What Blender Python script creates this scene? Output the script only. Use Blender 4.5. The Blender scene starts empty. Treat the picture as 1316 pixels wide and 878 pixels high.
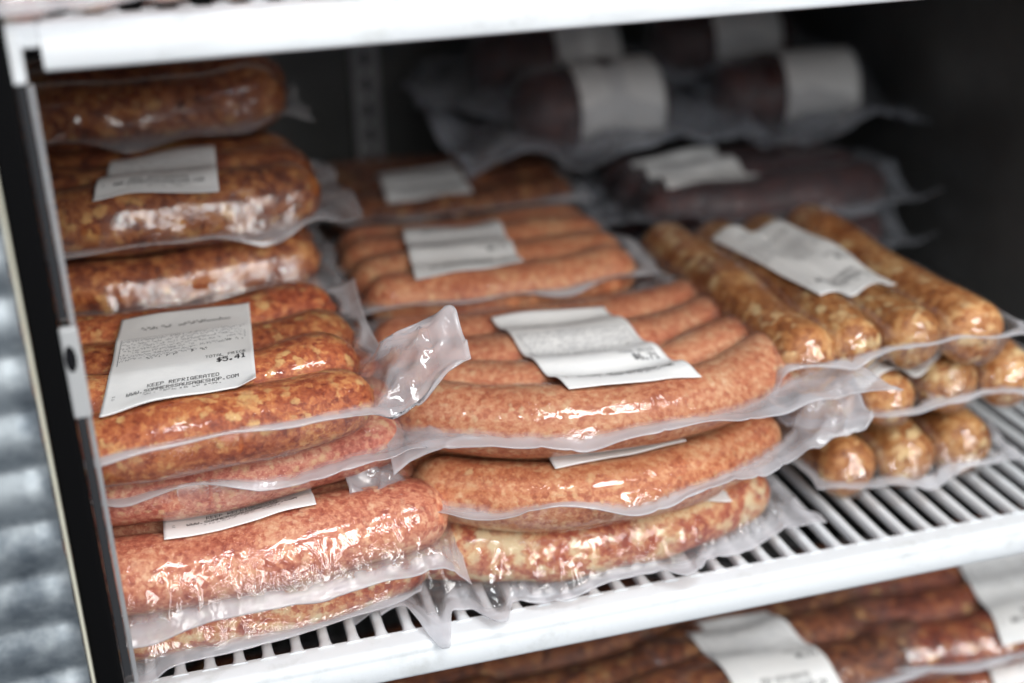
import bpy, math, random
import numpy as np

# ------------------------------------------------------------------ scene, camera, light
scn = bpy.context.scene
scn.render.engine = 'CYCLES'
scn.cycles.max_bounces = 6
scn.cycles.transparent_max_bounces = 24
scn.cycles.caustics_reflective = False
scn.cycles.caustics_refractive = False
scn.cycles.sample_clamp_indirect = 6.0
scn.cycles.use_denoising = True
scn.cycles.use_adaptive_sampling = True
scn.cycles.adaptive_threshold = 0.035
scn.cycles.diffuse_bounces = 3
scn.cycles.glossy_bounces = 3
scn.view_settings.view_transform = 'Standard'
scn.view_settings.look = 'None'
scn.view_settings.gamma = 1.0
scn.view_settings.exposure = 0.0
scn.view_settings.use_curve_mapping = False

COL = scn.collection
CAM_POS = (0.04066, -0.57007, 0.41973)
YAW, PITCH, ROLL = 0.266476, 0.414808, -0.031260
def cam_basis(yaw, pitch, roll):
    cy, sy, cp, sp = math.cos(yaw), math.sin(yaw), math.cos(pitch), math.sin(pitch)
    f = np.array([sy*cp, cy*cp, -sp]); r = np.array([cy, -sy, 0.0]); u = np.cross(r, f)
    cr, sr = math.cos(roll), math.sin(roll)
    return cr*r + sr*u, cr*u - sr*r, f
from mathutils import Matrix, Vector
cd = bpy.data.cameras.new('camera'); cam = bpy.data.objects.new('camera', cd); COL.objects.link(cam)
_r, _u, _f = cam_basis(YAW, PITCH, ROLL)
cam.matrix_world = Matrix(((_r[0], _u[0], -_f[0], CAM_POS[0]), (_r[1], _u[1], -_f[1], CAM_POS[1]),
                           (_r[2], _u[2], -_f[2], CAM_POS[2]), (0, 0, 0, 1)))
cd.sensor_width = 36.0; cd.lens = 45.78; cd.clip_start = 0.01; cd.clip_end = 50
cd.dof.use_dof = True; cd.dof.focus_distance = 0.668; cd.dof.aperture_fstop = 2.5
scn.camera = cam

world = bpy.data.worlds.new('World'); scn.world = world; world.use_nodes = True
world.node_tree.nodes['Background'].inputs[0].default_value = (0.75, 0.86, 1.0, 1)
world.node_tree.nodes['Background'].inputs[1].default_value = 0.25

def area(name, loc, target, sx, sy, power, color):
    l = bpy.data.lights.new(name, 'AREA'); l.shape = 'RECTANGLE'; l.size = sx; l.size_y = sy
    l.energy = power; l.color = color
    o = bpy.data.objects.new(name, l); COL.objects.link(o); o.location = loc
    o.rotation_euler = (Vector(target) - Vector(loc)).to_track_quat('-Z', 'Y').to_euler()
    return o
for wx, wy, wp in ((0.10, -1.78, 9.0), (0.62, -1.66, 12.0), (1.10, -1.42, 12.0)):      # three panes of the shop window behind the photographer
    area('shop_window_light', (wx, wy, 1.08), (0.25, 0.05, 0.08), 0.24, 0.95, wp, (1.0, 0.985, 0.955))
area('ceiling_panel_light', (0.42, -0.85, 1.95), (0.28, 0.05, 0.05), 1.0, 0.3, 19, (0.93, 0.97, 1.0))
def spot_bulb(loc, power, color, rad):
    l = bpy.data.lights.new('ceiling_bulb', 'POINT'); l.energy = power; l.color = color; l.shadow_soft_size = rad
    o = bpy.data.objects.new('ceiling_bulb', l); COL.objects.link(o); o.location = loc
for bx_, by_, bz_, bc in ((0.55, -1.50, 1.30, (1.0, 0.86, 0.66)), (0.16, -1.45, 1.45, (1.0, 0.95, 0.88)), (0.30, -1.15, 1.65, (1.0, 0.97, 0.93)), (1.05, -1.20, 1.50, (1.0, 0.95, 0.88))):
    spot_bulb((bx_, by_, bz_), 7.0, bc, 0.035)

# ------------------------------------------------------------------ materials
def new_mat(name):
    m = bpy.data.materials.new(name); m.use_nodes = True
    nt = m.node_tree; nt.nodes.clear()
    out = nt.nodes.new('ShaderNodeOutputMaterial')
    return m, nt, out
def N(nt, t, **kw):
    n = nt.nodes.new(t)
    for k, v in kw.items():
        if k.startswith('i_'):
            key = k[2:]
            key = int(key) if key.isdigit() else key.replace('_', ' ')
            n.inputs[key].default_value = v
        else:
            setattr(n, k, v)
    return n
def L(nt, a, ao, b, bi):
    nt.links.new(a.outputs[ao], b.inputs[bi])
def srgb(r, g, b):
    f = lambda c: (c/255/12.92) if c/255 <= 0.04045 else ((c/255+0.055)/1.055)**2.4
    return (f(r), f(g), f(b), 1)
def ramp(nt, stops, interp='LINEAR'):
    r = nt.nodes.new('ShaderNodeValToRGB'); cr = r.color_ramp; cr.interpolation = interp
    while len(cr.elements) > 1: cr.elements.remove(cr.elements[-1])
    cr.elements[0].position = stops[0][0]; cr.elements[0].color = stops[0][1]
    for p, c in stops[1:]:
        e = cr.elements.new(p); e.color = c
    return r

def meat_mat(name, cols, fat, grain=1.0, fat_amt=0.5, rough=0.45):
    """coarse ground meat seen through a casing: cells of red and orange, pale fat pieces, fine grain"""
    m, nt, out = new_mat(name)
    tc = N(nt, 'ShaderNodeTexCoord')
    oi = N(nt, 'ShaderNodeObjectInfo')
    off = N(nt, 'ShaderNodeVectorMath', operation='SCALE'); off.inputs[0].default_value = (3.1, 1.7, 2.3)
    L(nt, oi, 'Random', off, 'Scale')
    add = N(nt, 'ShaderNodeVectorMath', operation='ADD'); L(nt, tc, 'Object', add, 0); L(nt, off, 0, add, 1)
    nz = N(nt, 'ShaderNodeTexNoise', i_Scale=300/grain, i_Detail=4.0, i_Roughness=0.7); L(nt, add, 0, nz, 'Vector')
    sub = N(nt, 'ShaderNodeVectorMath', operation='SUBTRACT'); L(nt, nz, 'Color', sub, 0); sub.inputs[1].default_value = (.5, .5, .5)
    sc = N(nt, 'ShaderNodeVectorMath', operation='SCALE'); L(nt, sub, 0, sc, 0); sc.inputs['Scale'].default_value = 0.0075*grain
    dv = N(nt, 'ShaderNodeVectorMath', operation='ADD'); L(nt, add, 0, dv, 0); L(nt, sc, 0, dv, 1)
    vo = N(nt, 'ShaderNodeTexVoronoi', i_Scale=235/grain); L(nt, dv, 0, vo, 'Vector')
    sep = N(nt, 'ShaderNodeSeparateColor'); L(nt, vo, 'Color', sep, 0)
    # broad tone + cell tone + grain
    broad = N(nt, 'ShaderNodeTexNoise', i_Scale=38.0, i_Detail=2.0); L(nt, add, 0, broad, 'Vector')
    fine = N(nt, 'ShaderNodeTexNoise', i_Scale=750/grain, i_Detail=4.0, i_Roughness=0.7); L(nt, dv, 0, fine, 'Vector')
    mid = N(nt, 'ShaderNodeTexNoise', i_Scale=190/grain, i_Detail=3.0, i_Roughness=0.65); L(nt, dv, 0, mid, 'Vector')
    a1 = N(nt, 'ShaderNodeMath', operation='MULTIPLY'); L(nt, sep, 0, a1, 0); a1.inputs[1].default_value = 0.26
    a2 = N(nt, 'ShaderNodeMath', operation='MULTIPLY_ADD'); L(nt, mid, 'Fac', a2, 0); a2.inputs[1].default_value = 1.0; L(nt, a1, 0, a2, 2)
    a3 = N(nt, 'ShaderNodeMath', operation='MULTIPLY_ADD'); L(nt, broad, 'Fac', a3, 0); a3.inputs[1].default_value = 0.60; L(nt, a2, 0, a3, 2)
    a4 = N(nt, 'ShaderNodeMath', operation='MULTIPLY_ADD'); L(nt, fine, 'Fac', a4, 0); a4.inputs[1].default_value = 0.55; L(nt, a3, 0, a4, 2)
    a5 = N(nt, 'ShaderNodeMath', operation='MULTIPLY_ADD'); L(nt, a4, 0, a5, 0); a5.inputs[1].default_value = 1.75; a5.inputs[2].default_value = -1.62
    rp = ramp(nt, [(0.0, srgb(*cols[0])), (0.3, srgb(*cols[1])), (0.55, srgb(*cols[2])), (0.8, srgb(*cols[3])), (1.0, srgb(*cols[4]))])
    L(nt, a5, 0, rp, 0)
    # fat pieces, gathered in loose drifts
    v2 = N(nt, 'ShaderNodeTexVoronoi', i_Scale=170/grain, feature='SMOOTH_F1'); L(nt, dv, 0, v2, 'Vector')
    s2 = N(nt, 'ShaderNodeSeparateColor'); L(nt, v2, 'Color', s2, 0)
    fb = N(nt, 'ShaderNodeTexNoise', i_Scale=55.0, i_Detail=2.0); L(nt, add, 0, fb, 'Vector')
    f1 = N(nt, 'ShaderNodeMath', operation='ADD'); L(nt, s2, 1, f1, 0); L(nt, fb, 'Fac', f1, 1)
    f2 = N(nt, 'ShaderNodeMath', operation='MULTIPLY_ADD'); L(nt, fine, 'Fac', f2, 0); f2.inputs[1].default_value = 0.5; L(nt, f1, 0, f2, 2)
    fr = N(nt, 'ShaderNodeMapRange', i_1=1.54 - 0.36*fat_amt, i_2=1.92 - 0.36*fat_amt); L(nt, f2, 0, fr, 0)
    fm = N(nt, 'ShaderNodeMath', operation='MULTIPLY'); L(nt, fr, 0, fm, 0); fm.inputs[1].default_value = 0.95
    mx = N(nt, 'ShaderNodeMix', data_type='RGBA'); L(nt, fm, 0, mx, 'Factor'); L(nt, rp, 0, mx, 'A'); mx.inputs['B'].default_value = srgb(*fat)
    bs = N(nt, 'ShaderNodeBsdfPrincipled', i_Roughness=rough)
    hs = N(nt, 'ShaderNodeHueSaturation'); L(nt, mx, 'Result', hs, 'Color')       # no two links have quite the same tone
    hv_ = N(nt, 'ShaderNodeMapRange', i_3=0.92, i_4=1.14); L(nt, oi, 'Random', hv_, 0); L(nt, hv_, 0, hs, 'Value'); hs.inputs['Saturation'].default_value = 0.96
    hh_ = N(nt, 'ShaderNodeMapRange', i_3=0.502, i_4=0.498); L(nt, oi, 'Random', hh_, 0); L(nt, hh_, 0, hs, 'Hue')
    L(nt, hs, 0, bs, 'Base Color')
    bs.inputs['Subsurface Weight'].default_value = 0.0
    bs.inputs['Subsurface Radius'].default_value = (1.0, 0.4, 0.2)
    bs.inputs['Subsurface Scale'].default_value = 0.002
    bs.inputs['Specular IOR Level'].default_value = 0.3
    bm = N(nt, 'ShaderNodeBump', i_Strength=0.5, i_Distance=0.0006); L(nt, f2, 0, bm, 'Height'); L(nt, bm, 0, bs, 'Normal')
    L(nt, bs, 0, out, 0)
    return m

M = {}
M['paprika'] = meat_mat('paprika_meat', [(124, 48, 22), (160, 74, 36), (186, 100, 52), (205, 130, 70), (218, 158, 96)], (218, 172, 108), 0.82, 0.38)
M['pink'] = meat_mat('pink_meat', [(160, 74, 58), (190, 100, 82), (210, 128, 104), (220, 156, 126), (230, 184, 152)], (226, 184, 140), 0.62, 0.35)
M['rose'] = meat_mat('rose_meat', [(152, 68, 46), (184, 98, 70), (204, 126, 92), (217, 152, 114), (226, 178, 140)], (228, 180, 142), 0.60, 0.25)
M['fatty'] = meat_mat('fatty_meat', [(140, 56, 38), (176, 84, 56), (200, 120, 80), (220, 166, 116), (230, 196, 150)], (226, 202, 158), 1.0, 0.72)
M['salmon'] = meat_mat('salmon_meat', [(168, 84, 54), (196, 112, 76), (212, 138, 98), (222, 162, 120), (230, 184, 146)], (220, 178, 136), 0.66, 0.18)
M['orange'] = meat_mat('orange_meat', [(164, 80, 46), (194, 108, 66), (210, 134, 88), (220, 158, 110), (228, 180, 136)], (222, 176, 126), 0.66, 0.18)
M['golden'] = meat_mat('golden_meat', [(126, 70, 30), (158, 94, 44), (184, 120, 62), (204, 148, 88), (222, 182, 124)], (230, 200, 146), 1.05, 0.6)
M['dark'] = meat_mat('dark_meat', [(82, 34, 15), (122, 56, 24), (154, 82, 36), (180, 110, 54), (202, 142, 80)], (210, 158, 92), 1.2, 0.35)  # same orange meat, with the shade of the rear stack mixed into its colour
M['brown'] = meat_mat('brown_meat', [(64, 30, 15), (96, 46, 22), (126, 66, 32), (152, 90, 46), (174, 120, 70)], (186, 138, 86), 1.2, 0.35)  # brown meat, darkened: lower-shelf and far-back shade is put into the colour
M['russet'] = meat_mat('russet_meat', [(70, 24, 12), (108, 42, 20), (142, 64, 30), (166, 92, 46), (186, 124, 72)], (192, 140, 84), 1.2, 0.35)  # red orange meat with the lower-shelf shade painted into its colour
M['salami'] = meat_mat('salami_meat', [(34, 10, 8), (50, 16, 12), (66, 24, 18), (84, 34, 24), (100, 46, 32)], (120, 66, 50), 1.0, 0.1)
M['pale'] = meat_mat('pale_meat', [(170, 96, 84), (206, 140, 124), (222, 172, 152), (232, 198, 176), (236, 214, 192)], (240, 226, 206), 1.1, 0.8)

def film_mat(name, tint=(0.86, 0.86, 0.9), base=0.0, rough=0.035, bump=0.6):
    m, nt, out = new_mat(name)
    tc = N(nt, 'ShaderNodeTexCoord')
    mp = N(nt, 'ShaderNodeMapping'); mp.inputs['Scale'].default_value = (1.0, 0.55, 1.0); mp.inputs['Rotation'].default_value = (0, 0, 0.6)
    L(nt, tc, 'Object', mp, 0)
    n1 = N(nt, 'ShaderNodeTexNoise', i_Scale=170.0, i_Detail=1.5, i_Roughness=0.55, i_Distortion=1.4); L(nt, mp, 0, n1, 'Vector')
    # ridges: 1-|2n-1|
    r1 = N(nt, 'ShaderNodeMath', operation='MULTIPLY_ADD'); L(nt, n1, 'Fac', r1, 0); r1.inputs[1].default_value = 2; r1.inputs[2].default_value = -1
    r2 = N(nt, 'ShaderNodeMath', operation='ABSOLUTE'); L(nt, r1, 0, r2, 0)
    r3 = N(nt, 'ShaderNodeMath', operation='POWER'); L(nt, r2, 0, r3, 0); r3.inputs[1].default_value = 0.7
    n2 = N(nt, 'ShaderNodeTexNoise', i_Scale=30.0, i_Detail=1.0); L(nt, tc, 'Object', n2, 'Vector')
    mk = N(nt, 'ShaderNodeMapRange', i_1=0.48, i_2=0.70, i_3=0.09, i_4=0.65); L(nt, n2, 'Fac', mk, 0)
    bh0 = N(nt, 'ShaderNodeMath', operation='MULTIPLY'); L(nt, r3, 0, bh0, 0); L(nt, mk, 0, bh0, 1)
    n3 = N(nt, 'ShaderNodeTexNoise', i_Scale=62.0, i_Detail=0.0, i_Distortion=0.8); L(nt, mp, 0, n3, 'Vector')
    bh = N(nt, 'ShaderNodeMath', operation='MULTIPLY_ADD'); L(nt, n3, 'Fac', bh, 0); bh.inputs[1].default_value = 2.2; L(nt, bh0, 0, bh, 2)
    bm = N(nt, 'ShaderNodeBump', i_Strength=bump, i_Distance=0.0012); L(nt, bh, 0, bm, 'Height')
    lw = N(nt, 'ShaderNodeLayerWeight', i_Blend=0.5); L(nt, bm, 0, lw, 'Normal')
    pw = N(nt, 'ShaderNodeMath', operation='POWER'); L(nt, lw, 'Facing', pw, 0); pw.inputs[1].default_value = 3.6
    fr = N(nt, 'ShaderNodeMath', operation='MULTIPLY_ADD'); L(nt, pw, 0, fr, 0); fr.inputs[1].default_value = 0.65; fr.inputs[2].default_value = 0.058
    fr.use_clamp = True
    tr = N(nt, 'ShaderNodeBsdfTransparent'); tr.inputs[0].default_value = (0.98, 0.98, 0.985, 1)
    gl = N(nt, 'ShaderNodeBsdfAnisotropic', i_Roughness=rough); gl.inputs['Color'].default_value = (1, 1, 1, 1); L(nt, bm, 0, gl, 'Normal')
    m1 = N(nt, 'ShaderNodeMixShader'); L(nt, fr, 0, m1, 0); L(nt, tr, 0, m1, 1); L(nt, gl, 0, m1, 2)
    df = N(nt, 'ShaderNodeBsdfDiffuse'); df.inputs[0].default_value = (*tint, 1)
    tl = N(nt, 'ShaderNodeBsdfTranslucent'); tl.inputs[0].default_value = (*tint, 1)
    m2 = N(nt, 'ShaderNodeMixShader'); m2.inputs[0].default_value = 0.35; L(nt, df, 0, m2, 1); L(nt, tl, 0, m2, 2)
    at = N(nt, 'ShaderNodeAttribute', attribute_name='milk')
    # embossed seal texture breaks up the cloudy band
    cm = N(nt, 'ShaderNodeMapRange', i_1=0.3, i_2=0.7, i_3=0.8, i_4=1.2); L(nt, n2, 'Fac', cm, 0)
    mm = N(nt, 'ShaderNodeMath', operation='MULTIPLY'); L(nt, at, 'Fac', mm, 0); L(nt, cm, 0, mm, 1)
    ma = N(nt, 'ShaderNodeMath', operation='ADD'); L(nt, mm, 0, ma, 0); ma.inputs[1].default_value = base
    m3 = N(nt, 'ShaderNodeMixShader'); L(nt, ma, 0, m3, 0); L(nt, m1, 0, m3, 1); L(nt, m2, 0, m3, 2)
    L(nt, m3, 0, out, 0)
    return m
M['film'] = film_mat('vacuum_film')
M['film_far'] = film_mat('vacuum_film_loose', base=0.02, rough=0.14, bump=0.45)

M['film_hazy'] = film_mat('hazy_loose_film', tint=(0.62, 0.66, 0.74), base=0.09, rough=0.2, bump=0.5)

def plain(name, col, rough=0.5, metal=0.0, noise=None, bump=0.0, coat=0.0, bscale=60):
    m, nt, out = new_mat(name)
    bs = N(nt, 'ShaderNodeBsdfPrincipled', i_Roughness=rough, i_Metallic=metal)
    bs.inputs['Base Color'].default_value = col; bs.inputs['Coat Weight'].default_value = coat
    if col[0] < 0.02: bs.inputs['Specular IOR Level'].default_value = 0.05
    tc = N(nt, 'ShaderNodeTexCoord')
    if noise:
        sc, col2, lo, hi = noise
        nz = N(nt, 'ShaderNodeTexNoise', i_Scale=sc, i_Detail=5.0, i_Roughness=0.65); L(nt, tc, 'Object', nz, 'Vector')
        mr = N(nt, 'ShaderNodeMapRange', i_1=lo, i_2=hi); L(nt, nz, 'Fac', mr, 0)
        mx = N(nt, 'ShaderNodeMix', data_type='RGBA'); mx.inputs['A'].default_value = col; mx.inputs['B'].default_value = col2
        L(nt, mr, 0, mx, 'Factor'); L(nt, mx, 'Result', bs, 'Base Color')
    if bump:
        nb = N(nt, 'ShaderNodeTexNoise', i_Scale=bscale, i_Detail=4.0); L(nt, tc, 'Object', nb, 'Vector')
        bm = N(nt, 'ShaderNodeBump', i_Strength=bump, i_Distance=0.001); L(nt, nb, 'Fac', bm, 'Height'); L(nt, bm, 0, bs, 'Normal')
    L(nt, bs, 0, out, 0)
    return m
M['white_coat'] = plain('white_plastic_coating', (0.78, 0.81, 0.84, 1), 0.38, noise=(48, (0.60, 0.62, 0.62, 1), 0.56, 0.82), bump=0.15, bscale=160)
M['paper'] = plain('label_paper', (0.88, 0.88, 0.875, 1), 0.55, noise=(60, (0.80, 0.81, 0.82, 1), 0.5, 0.8), bump=0.25, bscale=140)
M['ink'] = plain('label_ink', (0.03, 0.03, 0.035, 1), 0.5, noise=(900, (0.22, 0.22, 0.23, 1), 0.5, 0.75))
M['faint_ink'] = plain('label_faint_ink', (0.28, 0.28, 0.30, 1), 0.6, noise=(500, (0.55, 0.55, 0.57, 1), 0.4, 0.7))
M['black'] = plain('black_gasket', (0.004, 0.004, 0.0045, 1), 0.8, bump=0.2)
M['steel'] = plain('brushed_steel', (0.52, 0.54, 0.56, 1), 0.28, 1.0, noise=(40, (0.40, 0.42, 0.45, 1), 0.4, 0.8), bump=0.1)
M['jamb'] = plain('satin_jamb', (0.42, 0.42, 0.43, 1), 0.45, 0.3, noise=(30, (0.34, 0.34, 0.36, 1), 0.4, 0.8))
M['panel'] = plain('rippled_steel', (0.42, 0.46, 0.49, 1), 0.60, 0.8, noise=(34, (0.17, 0.20, 0.23, 1), 0.42, 0.62))
M['polish'] = plain('polished_steel', (0.22, 0.20, 0.19, 1), 0.12, 1.0)
M['dark_wall'] = plain('dark_cabinet_liner', (0.075, 0.077, 0.076, 1), 0.33, 0.0, noise=(9, (0.125, 0.128, 0.126, 1), 0.4, 0.75), bump=0.1)
M['cream'] = plain('cream_trim', (0.72, 0.70, 0.58, 1), 0.4)
M['clip'] = plain('grey_clip', (0.45, 0.455, 0.46, 1), 0.4)
M['hole'] = plain('dark_hole', (0.01, 0.01, 0.012, 1), 0.6)
M['rod'] = plain('steel_rod', (0.7, 0.72, 0.74, 1), 0.3, 1.0)

# ------------------------------------------------------------------ mesh helpers
def mesh_obj(name, verts, faces, mat, parent=None, smooth=True, origin=(0, 0, 0)):
    verts = np.asarray(verts, dtype=np.float64) - np.asarray(origin)
    me = bpy.data.meshes.new(name)
    if isinstance(faces, np.ndarray) and faces.ndim == 2:
        nf, k = faces.shape
        me.vertices.add(len(verts)); me.vertices.foreach_set('co', verts.ravel())
        me.loops.add(nf*k); me.loops.foreach_set('vertex_index', faces.ravel().astype(np.int32))
        me.polygons.add(nf); me.polygons.foreach_set('loop_start', np.arange(0, nf*k, k, dtype=np.int32))
        me.polygons.foreach_set('loop_total', np.full(nf, k, dtype=np.int32))
        me.update(calc_edges=True); me.validate()
    else:
        me.from_pydata([tuple(v) for v in verts], [], [tuple(f) for f in faces]); me.update()
    if smooth: me.polygons.foreach_set('use_smooth', np.ones(len(me.polygons), dtype=bool))
    me.materials.append(mat)
    o = bpy.data.objects.new(name, me); COL.objects.link(o)
    if parent is not None: o.parent = parent
    else: o.location = origin
    return o
def empty(name, loc, label, cat, group=None):
    o = bpy.data.objects.new(name, None); o.empty_display_size = 0.02; COL.objects.link(o); o.location = loc
    o['label'] = label; o['category'] = cat
    if group: o['group'] = group
    return o
def tag(o, label, cat, group=None):
    o['label'] = label; o['category'] = cat
    if group: o['group'] = group
    return o
def grid_faces(nu, nv, off=0, flip=False):
    i, j = np.meshgrid(np.arange(nu-1), np.arange(nv-1), indexing='ij')
    a = i*nv + j + off
    f = np.stack([a, a+nv, a+nv+1, a+1], -1).reshape(-1, 4)
    return f[:, ::-1] if flip else f
def box_geo(x0, x1, y0, y1, z0, z1):
    v = [(x0, y0, z0), (x1, y0, z0), (x1, y1, z0), (x0, y1, z0), (x0, y0, z1), (x1, y0, z1), (x1, y1, z1), (x0, y1, z1)]
    f = [(3, 2, 1, 0), (4, 5, 6, 7), (0, 1, 5, 4), (1, 2, 6, 5), (2, 3, 7, 6), (3, 0, 4, 7)]
    return v, f
def bevel(o, w, seg=2):
    b = o.modifiers.new('bevel', 'BEVEL'); b.width = w; b.segments = seg; b.limit_method = 'ANGLE'
def box(name, b, mat, parent=None, bev=0.0, origin=(0, 0, 0)):
    v, f = box_geo(*b)
    o = mesh_obj(name, v, f, mat, parent, smooth=False, origin=origin)
    if bev: bevel(o, bev)
    return o

class Noise2:
    def __init__(s, seed):
        s.t = np.random.RandomState(seed).rand(256, 256)
    def __call__(s, x, y):
        xi = np.floor(x).astype(int); yi = np.floor(y).astype(int)
        fx = x - xi; fy = y - yi; fx = fx*fx*(3-2*fx); fy = fy*fy*(3-2*fy)
        t = s.t; a = t[xi & 255, yi & 255]; b = t[(xi+1) & 255, yi & 255]; c = t[xi & 255, (yi+1) & 255]; d = t[(xi+1) & 255, (yi+1) & 255]
        return (a*(1-fx)+b*fx)*(1-fy) + (c*(1-fx)+d*fx)*fy
def smooth(x, a, b):
    t = np.clip((x-a)/(b-a), 0, 1); return t*t*(3-2*t)

# ------------------------------------------------------------------ sausages
def centreline(s, npts=33):
    """s: dict with u0,u1 (length range), v, w, bow, axis ('u' or 'v')"""
    t = np.linspace(-1, 1, npts)
    ln = 0.5*(s['u0']+s['u1']) + 0.5*(s['u1']-s['u0'])*t
    lat = s['v'] + s.get('bow', 0)*t*t + s.get('skew', 0)*t + 0.0012*np.sin(t*4+s['ph'])
    z = s['w'] + s.get('zbow', 0)*t*t + s.get('ztilt', 0)*t + 0.0006*np.sin(t*5+s['ph']*2)
    if s.get('axis', 'u') == 'u': return np.stack([ln, lat, z], 1), t
    return np.stack([lat, ln, z], 1), t
def rad_at(s, t):
    return s['r']*(1 + 0.045*np.sin(t*3.3+s['ph']) + 0.025*np.sin(t*8+s['ph']*3))
def sausage_mesh(s, rng, nseg=28, nlen=44):
    P, t = centreline(s, nlen)
    r = rad_at(s, t)
    # rounded ends: extend past the ends with a blunt dome and a small tied nub
    d0 = P[0]-P[1]; d0 /= np.linalg.norm(d0); d1 = P[-1]-P[-2]; d1 /= np.linalg.norm(d1)
    dome = [(0.35, 0.955), (0.62, 0.83), (0.82, 0.64), (0.93, 0.45), (0.99, 0.28), (1.02, 0.16), (1.07, 0.12), (1.12, 0.05)]
    k = s.get('dome', 1.0)
    pre = [(P[0]+d0*r[0]*a*k, r[0]*b) for a, b in reversed(dome)]
    post = [(P[-1]+d1*r[-1]*a*k, r[-1]*b) for a, b in dome]
    C = np.array([p for p, _ in pre] + list(P) + [p for p, _ in post])
    R = np.array([b for _, b in pre] + list(r) + [b for _, b in post])
    T = np.gradient(C, axis=0); T /= np.linalg.norm(T, axis=1)[:, None]
    up = np.array([0, 0, 1.0])
    side = np.cross(T, up); side /= np.linalg.norm(side, axis=1)[:, None]
    upv = np.cross(side, T)
    ang = np.linspace(0, 2*np.pi, nseg, endpoint=False)
    nz = Noise2(rng.randint(1e6))
    ai = np.arange(nseg)/nseg
    lump = nz(np.arange(len(C))[:, None]*0.22+3, (np.cos(ang)*1.3+5)[None, :]) - 0.5
    Rm = R[:, None]*(1+0.09*lump)
    ca, sa = np.cos(ang), np.sin(ang)
    V = C[:, None, :] + Rm[..., None]*(ca[None, :, None]*side[:, None, :] + s['sq']*sa[None, :, None]*upv[:, None, :])
    n = len(C)
    i, j = np.meshgrid(np.arange(n-1), np.arange(nseg), indexing='ij')
    F = np.stack([i*nseg+j, i*nseg+(j+1) % nseg, (i+1)*nseg+(j+1) % nseg, (i+1)*nseg+j], -1).reshape(-1, 4)
    return V.reshape(-1, 3), F
def plan_fields(S, X, Y):
    """top and bottom height of all sausages over the plan grid, and distance to the nearest in plan"""
    top = np.full(X.shape, -1.0); bot = np.full(X.shape, 9.0); D = np.full(X.shape, 9.0)
    for s in S:
        P, t = centreline(s, 33); R = rad_at(s, t)*1.03
        best = np.full(X.shape, 9.0); cz = np.zeros(X.shape); rr = np.zeros(X.shape)
        for k in range(len(P)-1):
            a, b = P[k], P[k+1]; ab = b[:2]-a[:2]; l2 = ab@ab
            tt = np.clip(((X-a[0])*ab[0] + (Y-a[1])*ab[1])/l2, 0, 1)
            d = np.hypot(X-a[0]-tt*ab[0], Y-a[1]-tt*ab[1])
            m = d < best
            best = np.where(m, d, best); cz = np.where(m, a[2]+tt*(b[2]-a[2]), cz); rr = np.where(m, R[k]+tt*(R[k+1]-R[k]), rr)
        h = s['sq']*np.sqrt(np.clip(rr**2-best**2, 0, None))
        ins = best < rr
        top = np.where(ins, np.maximum(top, cz+h), top); bot = np.where(ins, np.minimum(bot, cz-h), bot)
        D = np.minimum(D, best-rr)
    return top, bot, D

def avg4(A):
    P = np.pad(A, 1, mode='edge')
    return 0.25*(P[2:, 1:-1]+P[:-2, 1:-1]+P[1:-1, 2:]+P[1:-1, :-2])

# ------------------------------------------------------------------ printed label content (5x7 dot lettering)
FONT = {'A': '0E11111F111111', 'C': '0E11101010110E', 'D': '1E11111111111E', 'E': '1F10101E10101F', 'F': '1F10101E101010', 'G': '0E11101713110F',
        'H': '1111111F111111', 'I': '0E04040404040E', 'K': '11121418141211', 'L': '1010101010101F', 'M': '111B1515111111', 'N': '11191513111111',
        'O': '0E11111111110E', 'P': '1E11111E101010', 'R': '1E11111E141211', 'S': '0F10100E01011E', 'T': '1F040404040404', 'U': '1111111111110E',
        'W': '1111111515150A', '.': '00000000000C0C', '$': '040F140E051E04', '0': '0E11131519110E', '1': '040C040404040E', '2': '0E11010204081F',
        '3': '1F02040201110E', '4': '02060A121F0202', '5': '1F101E0101110E', '6': '0608101E11110E', '7': '1F010204080808', '8': '0E11110E11110E',
        '9': '0E11110F01020C', ' ': '00000000000000', 'B': '1E11111E11111E', 'V': '11111111110A04', 'Y': '11110A04040404', '-': '0000001F000000'}
def text_quads(txt, x, y, h, wscale=0.72, bold=0.0):
    """quads (x0,x1,y0,y1) in label metres, y down"""
    px = h/7; pw = px*wscale; out = []
    for ch in txt:
        g = FONT.get(ch, FONT[' '])
        for r in range(7):
            bits = int(g[2*r:2*r+2], 16); c = 0
            while c < 5:
                if bits >> (4-c) & 1:
                    c1 = c
                    while c1 < 5 and bits >> (4-c1) & 1: c1 += 1
                    out.append((x+c*pw-bold*pw, x+c1*pw+bold*pw, y+r*px-bold*px*.3, y+(r+1)*px+bold*px*.3)); c = c1
                else: c += 1
        x += 6*pw
    return out
def text_width(txt, h, wscale=0.72): return len(txt)*6*h/7*wscale
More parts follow.
